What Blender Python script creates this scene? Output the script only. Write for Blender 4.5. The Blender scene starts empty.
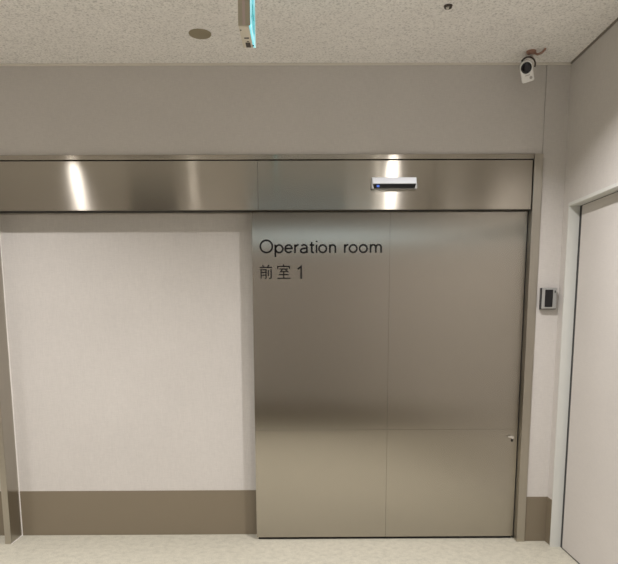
import bpy, bmesh, math, random
from mathutils import Vector, Matrix
random.seed(4)
sc = bpy.context.scene
C = sc.collection
PI = math.pi

# ------------------------------------------------------------------ dimensions (metres)
CEIL = 2.866
YU = 0.006            # face of the upper wall and of the wall right of the door
YR = 0.156            # face of the recessed wall
XR = 1.529           # right wall
XL, YB = -3.9, -3.95  # far left wall, rear wall
HB, HT = 2.055, 2.367 # steel header bottom and top
DF = 0.050            # front face of the steel door

# ------------------------------------------------------------------ materials
def new_mat(name):
    m = bpy.data.materials.new(name); m.use_nodes = True
    nt = m.node_tree
    return m, nt, nt.nodes['Principled BSDF']

def simple(name, col, rough=0.5, metal=0.0, spec=0.5, emit=None, estr=0.0, bump=0.0, bscale=300):
    m, nt, b = new_mat(name)
    b.inputs['Base Color'].default_value = (*col, 1)
    b.inputs['Roughness'].default_value = rough
    b.inputs['Metallic'].default_value = metal
    b.inputs['Specular IOR Level'].default_value = spec
    if emit:
        b.inputs['Emission Color'].default_value = (*emit, 1)
        b.inputs['Emission Strength'].default_value = estr
    if bump:
        tc = nt.nodes.new('ShaderNodeTexCoord'); n = nt.nodes.new('ShaderNodeTexNoise')
        n.inputs['Scale'].default_value = bscale
        bp = nt.nodes.new('ShaderNodeBump'); bp.inputs['Strength'].default_value = bump
        bp.inputs['Distance'].default_value = 0.001
        nt.links.new(tc.outputs['Object'], n.inputs['Vector'])
        nt.links.new(n.outputs['Fac'], bp.inputs['Height'])
        nt.links.new(bp.outputs['Normal'], b.inputs['Normal'])
    return m

def mapped_noise(nt, scale3, scale, detail=3, rough=0.5):
    tc = nt.nodes.new('ShaderNodeTexCoord'); mp = nt.nodes.new('ShaderNodeMapping')
    mp.inputs['Scale'].default_value = scale3
    n = nt.nodes.new('ShaderNodeTexNoise'); n.inputs['Scale'].default_value = scale
    n.inputs['Detail'].default_value = detail; n.inputs['Roughness'].default_value = rough
    nt.links.new(tc.outputs['Object'], mp.inputs['Vector']); nt.links.new(mp.outputs['Vector'], n.inputs['Vector'])
    return n

def ramp(nt, src, stops):
    r = nt.nodes.new('ShaderNodeValToRGB'); e = r.color_ramp.elements
    while len(e) < len(stops): e.new(0.5)
    for k, (p, c) in enumerate(stops):
        e[k].position = p; e[k].color = (*c, 1)
    nt.links.new(src, r.inputs['Fac'])
    return r

def mix(nt, a, b, fac, mode='MIX'):
    m = nt.nodes.new('ShaderNodeMix'); m.data_type = 'RGBA'; m.blend_type = mode
    if isinstance(fac, float): m.inputs[0].default_value = fac
    else: nt.links.new(fac, m.inputs[0])
    nt.links.new(a, m.inputs[6]); nt.links.new(b, m.inputs[7])
    return m.outputs[2]

def scaled(c, f): return tuple(min(1, v * f) for v in c)

def fabric_wall(name, col, amp=0.07):
    """woven-look vinyl wallcovering: crossed fine threads"""
    m, nt, b = new_mat(name)
    h = mapped_noise(nt, (30, 30, 330), 1.0, 2)
    v = mapped_noise(nt, (330, 330, 24), 1.0, 2)
    big = mapped_noise(nt, (1, 1, 1), 3.0, 3)
    rh = ramp(nt, h.outputs['Fac'], [(0.3, scaled(col, 1 - amp)), (0.7, scaled(col, 1 + amp))])
    rv = ramp(nt, v.outputs['Fac'], [(0.3, scaled(col, 1 - amp)), (0.7, scaled(col, 1 + amp))])
    rb = ramp(nt, big.outputs['Fac'], [(0.3, (0.965,) * 3), (0.7, (1.0, 1.0, 1.0))])
    c = mix(nt, mix(nt, rh.outputs[0], rv.outputs[0], 0.5), rb.outputs[0], 1.0, 'MULTIPLY')
    nt.links.new(c, b.inputs['Base Color'])
    b.inputs['Roughness'].default_value = 0.62
    b.inputs['Specular IOR Level'].default_value = 0.3
    ad = nt.nodes.new('ShaderNodeMath'); ad.operation = 'ADD'
    nt.links.new(h.outputs['Fac'], ad.inputs[0]); nt.links.new(v.outputs['Fac'], ad.inputs[1])
    bp = nt.nodes.new('ShaderNodeBump'); bp.inputs['Strength'].default_value = 0.25; bp.inputs['Distance'].default_value = 0.001
    nt.links.new(ad.outputs[0], bp.inputs['Height']); nt.links.new(bp.outputs['Normal'], b.inputs['Normal'])
    return m

def brushed(name, col, T, rough, grain, aniso=0.95, amp=0.05):
    """brushed stainless steel; T = direction in which highlights smear, grain = noise scale per axis"""
    m, nt, b = new_mat(name)
    g = mapped_noise(nt, grain, 1.0, 4, 0.6)
    r = ramp(nt, g.outputs['Fac'], [(0.25, scaled(col, 1 - amp)), (0.75, scaled(col, 1 + amp))])
    nt.links.new(r.outputs[0], b.inputs['Base Color'])
    b.inputs['Metallic'].default_value = 1.0
    b.inputs['Roughness'].default_value = rough
    b.inputs['Anisotropic'].default_value = aniso
    t = nt.nodes.new('ShaderNodeCombineXYZ')
    for k in range(3): t.inputs[k].default_value = T[k]
    nt.links.new(t.outputs[0], b.inputs['Tangent'])
    return m

STEEL = (0.447, 0.416, 0.363)
M = {}
M['wall'] = fabric_wall('wallcovering', (0.60, 0.570, 0.538))
M['door_skin'] = fabric_wall('door_laminate', (0.62, 0.590, 0.560), 0.04)
M['base'] = simple('taupe_skirting', (0.203, 0.167, 0.116), 0.45, bump=0.1, bscale=500)
M['steel_header'] = brushed('steel_header', STEEL, (0, 0, 1), 0.16, (1.5, 1.5, 350), 1.0, 0.03)
M['steel_strip'] = brushed('steel_strip', STEEL, (0, 0, 1), 0.16, (1.5, 1.5, 350), 1.0, 0.03)
M['steel_door'] = brushed('steel_door', STEEL, (1, 0, 0), 0.25, (500, 500, 1.5), 1.0, 0.04)
M['steel_jamb'] = brushed('steel_jamb', scaled(STEEL, 1.18), (1, 0, 0), 0.48, (600, 600, 1.5), 0.8)
M['steel_reveal'] = brushed('steel_reveal', STEEL, (0, 1, 0), 0.30, (600, 600, 1.5), 0.8)
M['dark_gap'] = simple('dark_gap', (0.015, 0.013, 0.011), 0.8)
M['black'] = simple('black_plastic', (0.012, 0.012, 0.013), 0.35)
M['black_gloss'] = simple('black_gloss', (0.006, 0.006, 0.008), 0.08)
M['ink'] = simple('black_lettering', (0.008, 0.007, 0.007), 0.6, spec=0.2)
M['white_pl'] = simple('white_plastic', (0.88, 0.87, 0.85), 0.35)
M['grey_pl'] = simple('grey_plastic', (0.42, 0.40, 0.38), 0.4)
M['silver'] = simple('silver_plastic', (0.40, 0.40, 0.39), 0.35, metal=0.35)
M['silver_pale'] = simple('silver_sensor', (0.72, 0.75, 0.80), 0.35, metal=0.1)  # pale bluish silver of the sensor housing
M['sealant'] = simple('white_sealant', (0.86, 0.83, 0.80), 0.5)
M['frame_paint'] = simple('pale_grey_paint', (0.64, 0.645, 0.61), 0.4)
M['chrome'] = simple('chrome', (0.75, 0.73, 0.70), 0.15, metal=1.0)
M['olive'] = simple('olive_beige_plastic', (0.29, 0.25, 0.17), 0.5)
M['copper'] = simple('reddish_brown', (0.33, 0.19, 0.14), 0.5)
M['bronze'] = simple('dark_bronze', (0.07, 0.055, 0.045), 0.4, metal=0.6)
M['cream_pl'] = simple('cream_plastic', (0.72, 0.68, 0.61), 0.45)
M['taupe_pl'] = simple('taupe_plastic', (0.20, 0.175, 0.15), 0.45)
M['mauve_pl'] = simple('mauve_grey_plastic', (0.50, 0.40, 0.37), 0.5)
M['end_pl'] = simple('end_cover_plastic', (0.42, 0.38, 0.29), 0.5)
M['sign_pl'] = simple('sign_cream_plastic', (0.72, 0.67, 0.57), 0.5)
M['slot'] = simple('dark_slot', (0.07, 0.06, 0.055), 0.6)
M['rear_dark'] = simple('dark_walnut', (0.026, 0.022, 0.017), 0.7, spec=0.1)
M['cool_fill'] = simple('cool_fill_diffuser', (0.8, 0.85, 0.9), 0.5, emit=(0.60, 0.86, 1.0), estr=0.0)
M['lamp'] = simple('lamp_diffuser', (0.9, 0.9, 0.9), 0.5, emit=(1.0, 0.93, 0.86), estr=40.0)
M['led_blue'] = simple('blue_led', (0.02, 0.05, 0.3), 0.3, emit=(0.10, 0.25, 0.9), estr=0.5)
M['sign_lit'] = simple('exit_sign_light', (0.5, 0.9, 0.9), 0.4, emit=(0.10, 0.66, 0.85), estr=0.72)
M['sign_green'] = simple('exit_sign_green', (0.01, 0.3, 0.22), 0.4, emit=(0.0, 0.22, 0.26), estr=0.7)
M['sign_edge'] = simple('exit_sign_edge', (0.8, 0.95, 0.95), 0.4, emit=(0.45, 0.85, 0.90), estr=0.6)

# ceiling: rock-wool boards with fine fissures
m, nt, b = new_mat('ceiling_board')
n1 = mapped_noise(nt, (1, 1, 1), 100.0, 4, 0.6)
n2 = mapped_noise(nt, (1, 1, 1), 4.0, 2)
CC = (0.87, 0.85, 0.825)
r1 = ramp(nt, n1.outputs['Fac'], [(0.32, scaled(CC, 0.66)), (0.47, scaled(CC, 0.97)), (0.68, scaled(CC, 1.10))])
r2 = ramp(nt, n2.outputs['Fac'], [(0.3, (0.96,) * 3), (0.7, (1, 1, 1))])
nt.links.new(mix(nt, r1.outputs[0], r2.outputs[0], 1.0, 'MULTIPLY'), b.inputs['Base Color'])
b.inputs['Roughness'].default_value = 0.95; b.inputs['Specular IOR Level'].default_value = 0.1
bp = nt.nodes.new('ShaderNodeBump'); bp.inputs['Strength'].default_value = 0.5; bp.inputs['Distance'].default_value = 0.002
nt.links.new(n1.outputs['Fac'], bp.inputs['Height']); nt.links.new(bp.outputs['Normal'], b.inputs['Normal'])
M['ceiling'] = m
# floor: mottled beige vinyl
m, nt, b = new_mat('floor_vinyl')
n1 = mapped_noise(nt, (1, 1, 1), 22.0, 6, 0.75)
n2 = mapped_noise(nt, (1, 1, 1), 160.0, 3, 0.6)
FC = (0.56, 0.535, 0.445)
r1 = ramp(nt, n1.outputs['Fac'], [(0.3, scaled(FC, 0.80)), (0.5, FC), (0.7, scaled(FC, 1.12))])
r2 = ramp(nt, n2.outputs['Fac'], [(0.3, (0.74,) * 3), (0.7, (1.0, 1.0, 1.0))])
nt.links.new(mix(nt, r1.outputs[0], r2.outputs[0], 1.0, 'MULTIPLY'), b.inputs['Base Color'])
b.inputs['Roughness'].default_value = 0.5; b.inputs['Specular IOR Level'].default_value = 0.3
M['floor'] = m

# ------------------------------------------------------------------ mesh helpers
class MB:
    def __init__(s): s.bm = bmesh.new()
    def merge(s, t, mat=None):
        me = bpy.data.meshes.new('t'); t.to_mesh(me); t.free()
        if mat is not None: me.transform(mat)
        s.bm.from_mesh(me); bpy.data.meshes.remove(me)
        return s
    def box(s, x0, x1, y0, y1, z0, z1, bev=0.0, seg=2, mat=None):
        t = bmesh.new(); bmesh.ops.create_cube(t, size=1)
        for v in t.verts:
            v.co = Vector(((x0 + x1) / 2 + v.co.x * (x1 - x0), (y0 + y1) / 2 + v.co.y * (y1 - y0), (z0 + z1) / 2 + v.co.z * (z1 - z0)))
        if bev: bmesh.ops.bevel(t, geom=t.edges[:], offset=bev, segments=seg, affect='EDGES', profile=0.5)
        return s.merge(t, mat)
    def lathe(s, prof, n=32, mat=None):
        """prof: list of (r, z), spun round z"""
        t = bmesh.new(); rings = []
        for r, z in prof:
            if r < 1e-6: rings.append([t.verts.new((0, 0, z))])
            else: rings.append([t.verts.new((r * math.cos(2 * PI * k / n), r * math.sin(2 * PI * k / n), z)) for k in range(n)])
        for a, c in zip(rings, rings[1:]):
            for k in range(n):
                j = (k + 1) % n
                if len(a) == 1 and len(c) == 1: continue
                if len(a) == 1: t.faces.new((a[0], c[k], c[j]))
                elif len(c) == 1: t.faces.new((a[k], c[0], a[j]))
                else: t.faces.new((a[k], c[k], c[j], a[j]))
        bmesh.ops.recalc_face_normals(t, faces=t.faces[:])
        return s.merge(t, mat)
    def prism(s, pts, d0, d1, axis='y', bev=0.0, mat=None):
        """pts 2-D outline; axis y: (x,z) outline; axis x: (y,z); axis z: (x,y)"""
        t = bmesh.new()
        def P(p, d): return {'y': (p[0], d, p[1]), 'x': (d, p[0], p[1]), 'z': (p[0], p[1], d)}[axis]
        a = [t.verts.new(P(p, d0)) for p in pts]; c = [t.verts.new(P(p, d1)) for p in pts]
        t.faces.new(a); t.faces.new(c[::-1]); n = len(pts)
        for k in range(n): t.faces.new((a[k], c[k], c[(k + 1) % n], a[(k + 1) % n]))
        bmesh.ops.recalc_face_normals(t, faces=t.faces[:])
        if bev: bmesh.ops.bevel(t, geom=t.edges[:], offset=bev, segments=2, affect='EDGES', profile=0.5)
        return s.merge(t, mat)
    def tube(s, pts, r, n=10):
        t = bmesh.new(); rings = []; P = [Vector(p) for p in pts]
        for i, p in enumerate(P):
            d = (P[min(i + 1, len(P) - 1)] - P[max(i - 1, 0)]).normalized()
            u = d.orthogonal().normalized() if i == 0 else (u - d * u.dot(d)).normalized()
            w = d.cross(u); rr = r[i] if isinstance(r, (list, tuple)) else r
            rings.append([t.verts.new(p + (u * math.cos(2 * PI * k / n) + w * math.sin(2 * PI * k / n)) * rr) for k in range(n)])
        for a, c in zip(rings, rings[1:]):
            for k in range(n): t.faces.new((a[k], a[(k + 1) % n], c[(k + 1) % n], c[k]))
        t.faces.new(rings[0][::-1]); t.faces.new(rings[-1])
        bmesh.ops.recalc_face_normals(t, faces=t.faces[:])
        return s.merge(t)
    def stroke(s, pts, w, d0, d1):
        """flat pen stroke in the x-z plane with some thickness in y"""
        P = [Vector((p[0], p[1])) for p in pts]; closed = (P[0] - P[-1]).length < 1e-6
        if closed: P = P[:-1]
        n = len(P); L = []; R = []
        for i, p in enumerate(P):
            a = P[(i - 1) % n] if (closed or i > 0) else p; c = P[(i + 1) % n] if (closed or i < n - 1) else p
            d1_ = (p - a).normalized() if (p - a).length > 1e-9 else (c - p).normalized()
            d2_ = (c - p).normalized() if (c - p).length > 1e-9 else d1_
            d = (d1_ + d2_).normalized(); nn = Vector((-d.y, d.x))
            k = 1 / max(0.5, nn.dot(Vector((-d1_.y, d1_.x))))
            L.append(p + nn * w / 2 * k); R.append(p - nn * w / 2 * k)
        t = bmesh.new()
        V = [[t.verts.new((q.x, y, q.y)) for q in side] for side in (L, R) for y in (d0, d1)]
        Lf, Lb, Rf, Rb = V
        for i in range(n if closed else n - 1):
            j = (i + 1) % n
            t.faces.new((Lf[i], Lf[j], Rf[j], Rf[i])); t.faces.new((Lb[i], Rb[i], Rb[j], Lb[j]))
            t.faces.new((Lf[i], Lb[i], Lb[j], Lf[j])); t.faces.new((Rf[i], Rf[j], Rb[j], Rb[i]))
        if not closed:
            for i in (0, n - 1): t.faces.new((Lf[i], Rf[i], Rb[i], Lb[i]))
        bmesh.ops.recalc_face_normals(t, faces=t.faces[:])
        return s.merge(t)
    def build(s, name, mat, parent=None, origin=None, smooth=False, kind=None, label=None):
        me = bpy.data.meshes.new(name)
        if origin is not None:
            bmesh.ops.translate(s.bm, verts=s.bm.verts[:], vec=-Vector(origin))
        s.bm.to_mesh(me); s.bm.free()
        if smooth:
            for p in me.polygons: p.use_smooth = True
            me.set_sharp_from_angle(angle=math.radians(35))
        me.materials.append(mat)
        o = bpy.data.objects.new(name, me); C.objects.link(o)
        if origin is not None: o.location = origin
        if parent:
            o.parent = parent
        if kind: o['kind'] = kind
        if label: o['label'] = label
        return o

def empty(name, label, cat=None, loc=(0, 0, 0), kind=None, group=None):
    o = bpy.data.objects.new(name, None); C.objects.link(o); o.location = loc
    o['label'] = label
    if cat: o['category'] = cat
    if kind: o['kind'] = kind
    if group: o['group'] = group
    o.empty_display_size = 0.05
    return o

def struct(name, mb, mat, label, cat):
    o = mb.build(name, mat, kind='structure'); o['label'] = label; o['category'] = cat
    return o

# ------------------------------------------------------------------ room shell
struct('floor', MB().box(XL - .15, XR + .25, YB - .15, 1.2, -0.1, 0), M['floor'], 'mottled beige vinyl floor in front of the steel door', 'floor')
struct('ceiling', MB().box(XL - .15, XR + .25, YB - .15, 0.3, CEIL, CEIL + .1), M['ceiling'], 'speckled off-white board ceiling above the steel door', 'ceiling')
wb = MB()
wb.box(XL, 1.3875, YU, YU + .3, HT - .02, CEIL)            # above the header
wb.box(XL, 1.3875, YU + .02, YU + .3, HB + .12, HT - .02)  # behind the header
wb.box(XL, -0.22, YR, YR + .15, 0, HB + .12)               # recessed bay, left
wb.box(1.3905, XR + .1, YU, YU + .3, 0, CEIL)              # strip right of the frame
wb.box(1.380, 1.400, YU + .006, YU + .3, 0, CEIL)          # behind the joint
struct('wall_back', wb, M['wall'], 'beige woven-look wall holding the steel sliding door, recessed at the left', 'wall')
# right wall with the side-door opening
D2A, D2B, D2H = -0.100, -1.20, 2.057
wr = MB()
wr.box(XR, XR + .2, D2A + .0045, YU, 0, CEIL)
wr.box(XR, XR + .2, YB, D2B - .005, 0, CEIL)
wr.box(XR, XR + .2, D2B - .005, D2A + .005, D2H + .005, CEIL)
struct('wall_right', wr, M['wall'], 'beige woven-look side wall around the pale framed door', 'wall')
struct('wall_left', MB().box(XL - .15, XL, YB, YR + .15, 0, CEIL), M['wall'], 'beige wall closing the corridor at the far left', 'wall')
struct('wall_rear', MB().box(XL - .15, XR + .2, YB - .15, YB, 0, CEIL), M['wall'], 'beige wall behind the viewer facing the steel door', 'wall')
# skirting
struct('baseboard_back', MB().box(XL, -1.927, YR - .004, YR + .002, 0, .302, .0015)
       .box(-1.888, -0.22, YR - .004, YR + .002, 0, .302, .0015)
       .box(1.390, XR, YU - .004, YU + .002, 0, .293, .0015), M['base'], 'flat taupe skirting along the foot of the door wall', 'baseboard')
struct('baseboard_right', MB().box(XR - .004, XR + .001, D2A + .0105, YU - .004, 0, .293, .0015)
       .box(XR - .004, XR + .001, YB, D2B - .025, 0, .293, .0015), M['base'], 'flat taupe skirting on the right wall beside the pale door frame', 'baseboard')
struct('baseboard_rear', MB().box(XL, XR, YB, YB + .004, 0, .30, .0015), M['base'], 'flat taupe skirting along the wall behind the viewer', 'baseboard')
struct('baseboard_left', MB().box(XL, XL + .004, YB, YR, 0, .30, .0015), M['base'], 'flat taupe skirting along the far left wall', 'baseboard')
struct('trim_1', MB().box(XL, XR, YU - .010, YU, CEIL - .011, CEIL, .002), M['cream_pl'], 'thin pale edge moulding where the ceiling meets the door wall', 'trim')
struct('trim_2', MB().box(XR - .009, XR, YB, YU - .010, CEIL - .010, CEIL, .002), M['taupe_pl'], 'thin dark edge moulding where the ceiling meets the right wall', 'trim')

# ------------------------------------------------------------------ steel frame: header and jambs
fr = empty('trim_3', 'brushed stainless steel frame with a deep header around the sliding door', 'door frame', (0, 0, 0), 'structure')
XJ = 1.339
XO = 1.390
XH = -3.45
def part(mb, name, mat, parent=fr, **k): return mb.build(name, mat, parent, **k)
SEAM = -0.280
part(MB().box(XH, SEAM - .0008, 0.0, 0.012, HB + .005, 2.3335, .0004).box(XH, SEAM - .0008, 0.0, .015, HB, HB + .007, .001), 'cover_panel', M['steel_header'])
part(MB().box(SEAM + .0008, XJ - .006, 0.0, 0.012, HB + .005, 2.3335, .0004).box(SEAM + .0008, XJ - .006, 0.0, .015, HB, HB + .007, .001), 'cover_panel', M['steel_header'])
part(MB().box(XH, XJ, 0.010, YU + .02, HB + .008, HT - .004), 'header_box', M['dark_gap'])
part(MB().box(XH, XJ - .0005, -0.006, 0.02, 2.3395, HT, .002), 'top_strip', M['steel_strip'])
part(MB().box(XH, XJ, 0.100, 0.150, HB + .002, HB + .010), 'soffit', M['steel_reveal'])
part(MB().box(XH, XJ, 0.015, 0.100, HB + .001, HB + .010), 'slot_shade', M['dark_gap'])  # solid dark strip, paints the line of shade under the header lip
part(MB().box(XJ, XO, -0.010, 0.030, 0, HT, .002), 'jamb', M['steel_jamb'])
part(MB().box(XJ - .0004, XJ + .004, -.008, .155, 0, HB + .01), 'jamb_side', M['steel_reveal'])
part(MB().box(-1.927, -1.888, -0.004, 0.0, 0, HB, .001), 'jamb', M['steel_jamb'])
part(MB().box(-1.9265, -1.8885, -0.001, 0.156, 0, HB), 'jamb_side', M['steel_reveal'])
part(MB().box(XH - .045, XH, -0.010, 0.156, 0, HT, .002), 'jamb', M['steel_jamb'])
part(MB().box(-1.8885, -1.8835, 0.149, 0.156, 0, HB)
     .box(-1.889, -1.8845, -0.004, 0.152, 0, .004), 'sealant_line', M['sealant'], label='white sealant line along the foot and corner of the left jamb')
part(MB().box(XJ - .002, XJ, .052, .062, 0.02, HB), 'rubber_seal', M['black'])

# ------------------------------------------------------------------ steel sliding door
d1 = empty('door_1', 'closed brushed stainless steel sliding door lettered Operation room', 'door', (0.5, DF, 0), 'structure')
def rel(o, parent):
    """keep world placement of a mesh that was written in world coordinates"""
    o.matrix_parent_inverse = Matrix.Translation(-Vector(parent.location)); return o
DX0, DX1, DM, DZ = -0.325, 1.333, 0.508, 0.722
g = .0005
door_parts = []
mb = MB()
for (a, c) in ((DX0, DM - g), (DM + g, DX1)):
    rel(MB().box(a, c, DF, DF + .0029, 0.017, DZ - .0006).build('lower_panel', M['steel_door'], d1), d1)
rel(MB().box(DX0, DM - g * .8, DF, DF + .0029, DZ + .0002, 2.10).build('upper_panel', M['steel_door'], d1), d1)
rel(MB().box(DM + g * .8, DX1, DF, DF + .0029, DZ + .0002, 2.10).build('upper_panel', M['steel_door'], d1), d1)
rel(MB().box(DX0 + .0005, DX1 - .0005, DF + .0030, DF + .0116, 0.018, 2.09).build('panel_backing', M['dark_gap'], d1), d1)
rel(MB().box(DX0 + .001, DX1 - .001, DF + .0117, DF + .040, 0.016, 2.10).build('door_core', M['steel_reveal'], d1), d1)
rel(MB().box(DX0 + .01, DX1 - .01, DF + .012, DF + .03, 0.0, 0.017).build('bottom_seal', M['dark_gap'], d1), d1)
# thumb-turn lock near the closing edge
lx, lz = 1.296, 0.672
lk = rel(MB().lathe([(0, 0), (.009, 0), (.009, .003), (.008, .004), (0, .004)], 24, Matrix.Translation((lx, DF, lz)) @ Matrix.Rotation(PI / 2, 4, 'X')).build('lock', M['chrome'], d1, smooth=True), d1)
t = MB().prism([(-.030, .0065), (-.008, .009), (.010, .006), (.012, -.004), (.004, -.012), (-.004, -.006), (-.028, .0015)], -.018, -.006, 'y', .0015, Matrix.Translation((lx, DF, lz))).build('thumb_turn', M['chrome'], lk)
rel(MB().box(lx - .002, lx + .010, DF - .006, DF, lz - .03, lz - .014, .002).build('keyhole_cover', M['black'], d1), d1)

# lettering, drawn with a pen in pixel-like units (x from the left edge, y up from the baseline)
U = 0.00604
def arc(cx, cy, rx, ry, a0, a1, n=20):
    return [(cx + rx * math.cos(math.radians(a0 + (a1 - a0) * k / n)), cy + ry * math.sin(math.radians(a0 + (a1 - a0) * k / n))) for k in range(n + 1)]
def ring(cx, cy, rx, ry=None):
    p = arc(cx, cy, rx, ry or rx, 0, 360, 32); p[-1] = p[0]; return p
XH_ = 8.5     # x-height
S = []
S.append(ring(266.35, 6.65, 6.0, 6.1))                                  # O
S += [[(275.3, 8.5), (275.3, -4.0)], ring(279.1, 4.2, 3.65, 3.8)]       # p
S.append([(285.3, 4.5), (292.0, 4.5)] + arc(288.6, 4.25, 3.45, 3.75, 4, 325, 26))  # e
S += [[(295.0, 0), (295.0, 8.5)], arc(298.2, 4.9, 3.2, 3.1, 178, 82, 8)]   # r
S += [arc(304.0, 5.6, 2.9, 2.5, 150, 0, 10) + [(306.9, 0)], arc(303.7, 2.35, 3.0, 2.0, 5, 360, 20)]   # a
S[-1] = [(306.9, 4.7), (303.4, 4.6)] + arc(303.3, 2.35, 2.7, 2.05, 95, 270, 12) + arc(303.9, 2.9, 3.0, 2.6, -85, -5, 6)
S += [[(311.7, 11.0), (311.7, 2.2)] + arc(313.4, 2.1, 1.7, 1.8, 185, 285, 8), [(309.8, 7.9), (314.2, 7.9)]]  # t
S += [[(316.6, 0), (316.6, 8.3)], [(316.6, 10.8), (316.6, 12.1)]]       # i
S.append(ring(322.7, 4.2, 3.75, 3.75))                                  # o
S += [[(329.9, 0), (329.9, 8.4)], [(329.9, 4.6)] + arc(332.7, 5.2, 2.7, 2.75, 170, 5, 12) + [(335.4, 0)]]  # n
S += [[(344.8, 0), (344.8, 8.5)], arc(348.0, 4.9, 3.2, 3.1, 178, 82, 8)]   # r
S.append(ring(353.2, 4.2, 3.75, 3.75)); S.append(ring(363.4, 4.2, 3.75, 3.75))  # oo
S += [[(370.6, 0), (370.6, 8.4)], [(370.6, 4.6)] + arc(373.3, 5.4, 2.55, 2.6, 170, 5, 12) + [(375.9, 0)],
      [(375.9, 4.6)] + arc(378.6, 5.4, 2.6, 2.6, 170, 5, 12) + [(381.25, 0)]]  # m
def lettering(strokes, z0, w, name):
    mb = MB()
    for q in strokes:
        mb.stroke([(-0.279 + (x - 259.6) * U, z0 + y * .0059) for x, y in q], w, DF - .0009, DF + .0002)
    return rel(mb.build(name, M['ink'], d1), d1)
lettering(S, 1.8115, .0104, 'lettering').__setitem__('label', 'black lettering reading Operation room')
K = []
# the character for "front" (cell 260..272, 0..14)
K += [[(262.9, 13.9), (264.0, 11.9)], [(269.2, 14.1), (267.9, 11.8)], [(259.9, 11.5), (272.2, 11.5)],
      [(261.3, 0.1), (261.3, 9.2), (266.3, 9.2), (266.3, 0.9), (264.9, 0.5)], [(261.3, 6.4), (266.3, 6.4)], [(261.3, 3.7), (266.3, 3.7)],
      [(268.6, 9.0), (268.6, 2.8)], [(271.4, 9.8), (271.4, 0.9), (269.3, 0.5)]]
# the character for "room" (cell 277..291)
K += [[(284.0, 14.6), (284.0, 12.6)], [(278.2, 10.0), (278.2, 12.5), (289.9, 12.5), (289.9, 10.0)],
      [(279.9, 9.9), (288.2, 9.9)], [(283.2, 9.9), (280.8, 7.1), (287.6, 7.7)], [(286.0, 9.0), (288.8, 6.6)],
      [(279.2, 4.2), (289.0, 4.2)], [(284.1, 7.3), (284.1, 0.6)], [(277.6, 0.6), (290.8, 0.6)]]
lettering([[(x - .6, y) for x, y in q] for q in K], 1.6585, .0070, 'lettering').__setitem__('label', 'black Japanese characters for anteroom')
lettering([[(297.6, 9.6), (301.0, 12.4), (301.0, 0)]], 1.6585, .0108, 'numeral').__setitem__('label', 'black numeral 1')

# ------------------------------------------------------------------ pale framed side door
d2 = empty('door_2', 'plain beige side door in a pale grey frame on the right wall', 'door', (XR, D2A, 0), 'structure')
FP = XR - .010
fm = MB()
fw = .010
def jamb_prof(y0, sgn):
    return [(FP, y0 + sgn * fw), (FP, y0), (XR + .10, y0), (XR + .10, y0 + sgn * .004), (XR + .002, y0 + sgn * .004), (XR + .002, y0 + sgn * fw)]
fm.prism(jamb_prof(D2A, 1), 0, D2H + fw, 'z').prism(jamb_prof(D2B, -1), 0, D2H + fw, 'z')
fm.prism([(D2B - fw, D2H + .018), (D2B - fw, D2H), (D2A + fw, D2H), (D2A + fw, D2H + .018)], FP - .0005, XR + .002, 'x')
fm.box(FP + .004, XR + .10, D2B + .0005, D2A - .0005, D2H - .0005, D2H + .004)
rel(fm.build('door_frame', M['frame_paint'], d2), d2)
rel(MB().box(XR + .050, XR + .088, D2B + .004, D2A - .036, 0.010, D2H - .004, .0015).build('door_leaf', M['door_skin'], d2), d2)
rel(MB().box(XR + .054, XR + .095, D2B, D2A, 0, D2H - .0005).build('door_stop', M['black'], d2), d2)
# lever handle on the near (unseen) side of the leaf
hd = rel(MB().tube([(XR + .050, D2B + .07, 1.0), (XR + .015, D2B + .07, 1.0), (XR + .005, D2B + .08, 1.0), (XR + .003, D2B + .19, 1.0)], .009, 12).build('handle', M['chrome'], d2, smooth=True), d2)

# dark double door on the rear wall and a dark cupboard, seen only as reflections in the steel
d3 = empty('door_3', 'dark walnut double door on the wall behind the viewer', 'door', (-0.09, YB, 0), 'structure')
for x0, x1 in ((-0.64, -0.092), (-0.088, 0.46)):
    lf = rel(MB().box(x0, x1, YB + .01, YB + .05, 0.008, 2.08, .002).build('door_leaf', M['rear_dark'], d3), d3)
rel(MB().box(-.64, .46, YB + .002, YB + .27, 0, .006, .002).build('dark_floor_strip', M['rear_dark'], d3), d3)  # unseen dark strip, added to stand for the viewer's reflection in the steel
rel(MB().box(-.66, .48, YB + .01, YB + .04, 2.14, 2.85, .002).build('transom_panel', M['rear_dark'], d3), d3)
rel(MB().box(-.70, -.64, YB, YB + .06, 0, 2.14, .002).box(.46, .52, YB, YB + .06, 0, 2.14, .002).box(-.64, .46, YB, YB + .06, 2.08, 2.14, .002).build('door_frame', M['rear_dark'], d3), d3)
struct('door_4', MB().box(-2.09, -1.53, YB, YB + .04, 0.0, 2.85, .002), M['rear_dark'], 'tall dark walnut duct door behind the viewer', 'door')

wl = empty('added_lamp', 'long cool white lamp added behind the viewer, unseen, for a bluish reflection', 'added lamp', (.1, YB, 2.37))  # unseen lamp, added to put a bluish band into the steel's reflections
rel(MB().box(-.7, 1.1, YB + .042, YB + .07, 2.30, 2.44, .003).build('housing', M['white_pl'], wl), wl)
rel(MB().box(-.68, 1.08, YB + .068, YB + .09, 2.31, 2.43, .006).build('diffuser', M['cool_fill'], wl), wl)

wd = bpy.data.lights.new('lamp', 'AREA'); wd.shape = 'RECTANGLE'; wd.size = 1.76; wd.size_y = .12; wd.energy = 1.3; wd.color = (0.60, 0.86, 1.0)
wo = bpy.data.objects.new('lamp', wd); C.objects.link(wo); wo.location = (0.2 - .1, .092, 2.37 - 2.37); wo.rotation_euler = (PI / 2, 0, 0); wo.parent = wl

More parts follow.
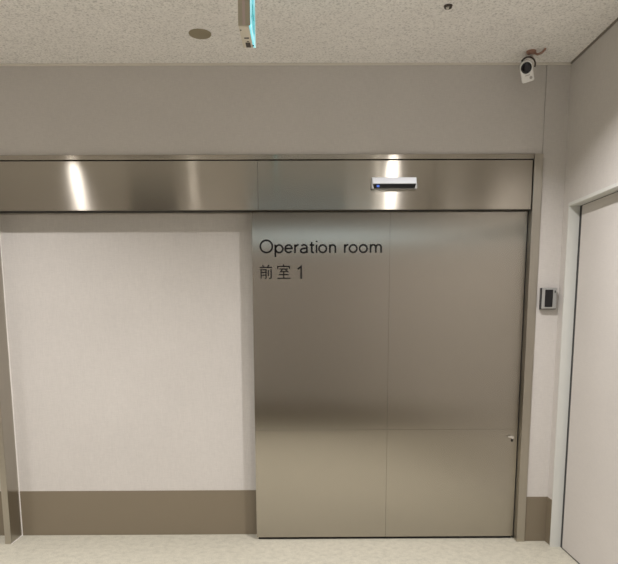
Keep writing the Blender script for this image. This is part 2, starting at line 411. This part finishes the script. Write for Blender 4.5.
# ------------------------------------------------------------------ automatic-door sensor on the header
sx0, sx1, sz0, sz1 = 0.386, 0.652, 2.170, 2.236
sn = empty('door_sensor', 'slim silver motion sensor with black window on the steel header', 'sensor', ((sx0 + sx1) / 2, 0, sz0))
rel(MB().box(sx0, sx1, -.008, 0.0, sz0, sz1, .002).build('back_plate', M['silver'], sn), sn)
rel(MB().prism([(-.008, sz1 - .001), (-.026, sz1 - .003), (-.036, sz0 + .030), (-.034, sz0 + .026), (-.008, sz0 + .026)], sx0 + .004, sx1 - .004, 'x', .0012).build('housing', M['silver_pale'], sn), sn)
rel(MB().prism([(sx0 + .006, sz0 + .0265), (sx1 - .006, sz0 + .0265), (sx1 - .004, sz0 + .012), (sx1 - .012, sz0 + .003), (sx0 + .012, sz0 + .003), (sx0 + .004, sz0 + .012)], -.027, -.007, 'y', .001).build('sensor_window', M['black_gloss'], sn), sn)
rel(MB().prism([(sx0 + .0, sz0), (sx0 + .0, sz0 + .03), (sx0 + .006, sz0 + .03), (sx0 + .014, sz0)], -.028, -.001, 'y').build('end_cap', M['silver'], sn), sn)
rel(MB().prism([(sx1 - .0, sz0), (sx1 - .0, sz0 + .03), (sx1 - .006, sz0 + .03), (sx1 - .014, sz0)], -.028, -.001, 'y').build('end_cap', M['silver'], sn), sn)
rel(MB().box(sx0 + .030, sx0 + .046, -.029, -.026, sz0 + .008, sz0 + .020, .001).build('indicator_light', M['led_blue'], sn, label='small blue indicator light'), sn)

# ------------------------------------------------------------------ card reader
rx0, rx1, rz0, rz1 = 1.413, 1.506, 1.468, 1.596
rd = empty('card_reader', 'small silver card reader with black window on wall beside steel jamb', 'card reader', (1.46, YU, rz0))
YF = YU - .034
rel(MB().box(rx0, rx1, YF + .006, YU, rz0, rz1, .003).build('housing', M['black'], rd), rd)
rel(MB().box(rx0 + .003, rx1, YF, YF + .008, rz0 + .004, rz1 - .001, .003).build('face_plate', M['silver'], rd), rd)
rel(MB().box(rx0 + .021, rx0 + .068, YF - .002, YF + .003, rz0 + .014, rz1 - .011, .0015).build('reader_window', M['black_gloss'], rd), rd)
rel(MB().box(rx0 + .078, rx0 + .084, YF - .001, YF + .002, rz1 - .030, rz1 - .016, .0005).build('indicator_light', M['black'], rd), rd)

# ------------------------------------------------------------------ security camera below the ceiling
cam0 = empty('security_camera', 'small white security camera with round black lens hanging from ceiling corner', 'camera', (1.250, -0.130, CEIL))
B = Matrix.Translation((1.217, -0.165, 2.760)) @ Matrix.Rotation(math.radians(13), 4, 'Y').inverted() @ Matrix.Rotation(math.radians(-16), 4, 'Z') @ Matrix.Rotation(math.radians(18), 4, 'X')
def rrect(w, h, r, n=6, top=None):
    rt = top or r; pts = []
    for cx, cy, a0, q in ((w / 2 - rt, h / 2 - rt, 0, rt), (-w / 2 + rt, h / 2 - rt, 90, rt), (-w / 2 + r, -h / 2 + r, 180, r), (w / 2 - r, -h / 2 + r, 270, r)):
        for k in range(n + 1):
            a = math.radians(a0 + 90 * k / n); pts.append((cx + q * math.cos(a), cy + q * math.sin(a)))
    return pts
rel(MB().prism(rrect(.064, .108, .008, 8, .031), -.016, .016, 'y', .003, B).build('body', M['white_pl'], cam0, smooth=True), cam0)
RX = Matrix.Rotation(PI / 2, 4, 'X')
rel(MB().lathe([(0, -.016), (.032, -.016), (.034, -.030), (.034, -.070), (.028, -.080), (0, -.082)], 32, B @ Matrix.Translation((.004, 0, .022)) @ RX).build('rear_housing', M['grey_pl'], cam0, smooth=True), cam0)
ln = rel(MB().lathe([(0, .0195), (.016, .0190), (.024, .0180), (.0285, .0165), (.0285, .012), (0, .012)], 32, B @ Matrix.Translation((-.001, 0, .018)) @ RX).build('lens', M['black_gloss'], cam0, smooth=True), cam0)
MB().lathe([(.0285, .0145), (.0300, .0175), (.0310, .0165), (.0310, .0145)], 32, B @ Matrix.Translation((-.001, 0, .018)) @ RX).build('lens_ring', M['white_pl'], ln, smooth=True)
rel(MB().lathe([(0, .018), (.007, .018), (.008, .0155), (0, .0155)], 20, B @ Matrix.Translation((.016, 0, -.036)) @ RX).build('button', M['grey_pl'], cam0, smooth=True), cam0)
rel(MB().box(-.012, .012, -.0168, -.0155, -.0215, -.0185, 0, 1, B).build('mark', M['grey_pl'], cam0), cam0)
# ring bracket over the housing, stem, ceiling base and reddish cable
arcp = []
for k in range(15):
    a = math.radians(-30 + 165 * k / 14)
    arcp.append(B @ Vector((.012 + .040 * math.cos(a), .030, .026 + .040 * math.sin(a))))
rel(MB().tube(arcp, .0045, 8).build('ring_bracket', M['bronze'], cam0, smooth=True), cam0)
top = arcp[6]
rel(MB().tube([top, Vector((1.242, -.152, CEIL - .020)), Vector((1.241, -.154, CEIL - .004))], [.006, .007, .010], 10).build('stem', M['grey_pl'], cam0, smooth=True), cam0)
rel(MB().lathe([(0, 0), (.026, 0), (.026, -.008), (.020, -.014), (0, -.016)], 28, Matrix.Translation((1.240, -.158, CEIL))).build('ceiling_base', M['copper'], cam0, smooth=True, label='reddish brown ceiling base'), cam0)
rel(MB().tube([(1.255, -.165, CEIL - .012), (1.270, -.172, CEIL - .022), (1.288, -.182, CEIL - .018), (1.300, -.192, CEIL - .007), (1.304, -.198, CEIL)], .006, 8).build('cable', M['copper'], cam0, smooth=True, label='reddish brown cable'), cam0)

# ------------------------------------------------------------------ small ceiling fittings
cv = MB().lathe([(0, -.0065), (.050, -.006), (.056, -.004), (.0575, 0), (0, 0)], 40, Matrix.Translation((-.536, -.380, CEIL))).build('ceiling_cover', M['olive'], origin=(-.536, -.380, CEIL), smooth=True)
cv['label'] = 'flat round olive beige cover plate on the ceiling'; cv['category'] = 'cover plate'
sp = empty('sprinkler', 'tiny dark-ringed sprinkler head set in the ceiling', 'sprinkler', (.669, -.666, CEIL))
rel(MB().lathe([(.010, -.003), (.012, -.009), (.018, -.009), (.0205, 0), (.010, 0)], 28, Matrix.Translation((.669, -.666, CEIL))).build('ring', M['bronze'], sp, smooth=True), sp)
rel(MB().lathe([(0, -.013), (.006, -.012), (.009, -.004), (.009, 0), (0, 0)], 20, Matrix.Translation((.667, -.664, CEIL))).build('nozzle', M['cream_pl'], sp, smooth=True), sp)

# ------------------------------------------------------------------ hanging exit sign, edge-on to the door
EN, EF = -1.091, -0.881          # near and far end
EX0, EX1 = -0.270, -0.217        # back and lit face
EZ, EZT = 2.600, 2.815
ex = empty('exit_sign', 'edge-on lit exit sign with cyan green face hanging from the ceiling', 'exit sign', (-.245, (EN + EF) / 2, CEIL))
rel(MB().box(EX0, EX1 - .008, EN + .004, EF, EZ + .004, EZT, .003).build('housing', M['sign_pl'], ex), ex)
rel(MB().box(EX0 + .001, EX1 - .003, EN, EN + .005, EZ + .002, EZT - .001, .0015).build('end_cover', M['end_pl'], ex), ex)
rel(MB().box(EX0 + .018, EX1 - .024, EN - .002, EN + .001, EZ + .004, EZT - .004, .0008).build('end_rib', M['mauve_pl'], ex), ex)
rel(MB().box(EX0 + .002, EX1 - .009, EN + .006, EF - .002, EZ, EZ + .006, .001).build('underside_cover', M['sign_pl'], ex), ex)
rel(MB().box(EX0 - .012, EX1 + .010, EN + .02, EF - .02, EZT - .001, CEIL, .003).build('ceiling_box', M['sign_pl'], ex), ex)
fc = rel(MB().box(EX1 - .0085, EX1, EN + .001, EF, EZ + .001, EZT - .003, .001).build('lit_face', M['sign_lit'], ex), ex)
fb = MB()
fb.box(EX1 - .001, EX1 + .001, EN, EF, EZ, EZ + .005).box(EX1 - .001, EX1 + .001, EF - .008, EF + .001, EZ, EZT - .003).box(EX1 - .001, EX1 + .001, EN, EN + .004, EZ, EZT - .003)
fb.build('face_border', M['sign_edge'], fc)
fg = MB()
def yz(pts): fg.prism([(EF - .012 - p[0] * .78, EZ + .018 + p[1]) for p in pts], EX1 - .0002, EX1 + .0006, 'x')
yz([(.10, 0), (.10, .16), (.115, .16), (.115, 0)]); yz([(.115, .145), (.20, .145), (.20, .16), (.115, .16)])
yz([(.150, .110), (.165, .110), (.170, .125), (.158, .135), (.147, .125)])
yz([(.130, .100), (.165, .105), (.185, .075), (.175, .045), (.155, .050)])
yz([(.155, .055), (.175, .050), (.140, .025), (.128, .0), (.118, .003), (.130, .035)])
yz([(.170, .055), (.185, .060), (.215, .030), (.232, .030), (.232, .022), (.205, .020)])
yz([(.015, .020), (.015, .130), (.045, .130), (.045, .100), (.03, .08), (.05, .05), (.045, .02)])
yz([(.055, .060), (.055, .085), (.085, .085), (.085, .060)])
fg.build('pictogram', M['sign_green'], fc)
for x0, x1, y0, y1 in ((-.256, -.236, -.985, -.975), (-.248, -.238, -.950, -.944)):
    rel(MB().box(x0, x1, y0, y1, EZ - .0015, EZ + .001, .0005).build('slot', M['slot'], ex), ex)
rel(MB().box(-.255, -.235, -.936, -.892, EZ - .003, EZ + .002, .001).build('test_switch', M['slot'], ex, label='dark test switch on the underside'), ex)
for x, y in ((-.263, -1.055), (-.224, -.905)):
    rel(MB().lathe([(0, -.002), (.0035, -.002), (.0035, .002), (0, .002)], 12, Matrix.Translation((x, y, EZ))).build('screw', M['slot'], ex), ex)

# ------------------------------------------------------------------ recessed downlights (just outside the frame)
LR = .041
SPREAD = 135
def downlight(x, y, power, label, r=LR, spread=None):
    t = empty('ceiling_light', label, 'ceiling light', (x, y, CEIL), group=None)
    MB().lathe([(r, -.001), (r + .002, -.005), (r + .014, -.005), (r + .017, 0), (r, 0)], 40).build('trim_ring', M['white_pl'], t, smooth=True)
    MB().lathe([(0, -.012), (r * .6, -.010), (r * .97, -.004), (r, 0), (0, 0)], 40).build('diffuser', M['lamp'], t, smooth=True)
    ld = bpy.data.lights.new('lamp', 'AREA'); ld.shape = 'DISK'; ld.size = 2 * r; ld.energy = power
    ld.color = (1.0, 0.965, 0.955); ld.spread = math.radians(spread or SPREAD)
    lo = bpy.data.objects.new('lamp', ld); C.objects.link(lo); lo.parent = t; lo.location = (0, 0, -.016)
    return t
PW = 29.5
downlight(0.68, -1.16, PW * 1.06, 'round downlight nearest the lettered steel door, right of the exit sign')
downlight(-1.80, -1.16, PW * 1.0, 'round downlight in front of the recessed wall, left of the exit sign')
downlight(0.75, -2.9, PW * .78, 'round downlight in the rear row, right of centre', spread=140)
downlight(-1.2, -3.1, PW * .78, 'round downlight in the rear row, left of centre', spread=140)
downlight(-3.2, -2.6, PW * .85, 'round downlight near the far left wall')

# ------------------------------------------------------------------ camera
f, py, pitch, yaw, roll, D = 620.1356, 405.7943, 0.147993, 0.004093, 0.003805, 3.79807
def R2(a, i, j):
    m = Matrix.Identity(3); c, s = math.cos(a), math.sin(a)
    m[i][i] = c; m[i][j] = -s; m[j][i] = s; m[j][j] = c; return m
Mc = R2(roll, 0, 2) @ R2(pitch, 1, 2) @ R2(yaw, 0, 1)
right, fwd, up = Mc[0].copy(), Mc[1].copy(), Mc[2].copy()
W = Matrix((right, up, -fwd)).transposed().to_4x4(); W.translation = Vector((0, -D, 1.45))
cd = bpy.data.cameras.new('camera'); co = bpy.data.objects.new('camera', cd); C.objects.link(co)
co.matrix_world = W
cd.sensor_fit = 'HORIZONTAL'; cd.sensor_width = 36; cd.lens = 36 * f / 618
cd.shift_x = 0.0; cd.shift_y = (py - 282) / 618; cd.clip_start = 0.05
sc.camera = co
w = bpy.data.worlds.new('world'); sc.world = w; w.use_nodes = True
w.node_tree.nodes['Background'].inputs[0].default_value = (0, 0, 0, 1)
sc.view_settings.view_transform = 'Standard'; sc.view_settings.look = 'None'
sc.view_settings.gamma = 1; sc.view_settings.exposure = 0.0; sc.view_settings.use_curve_mapping = False
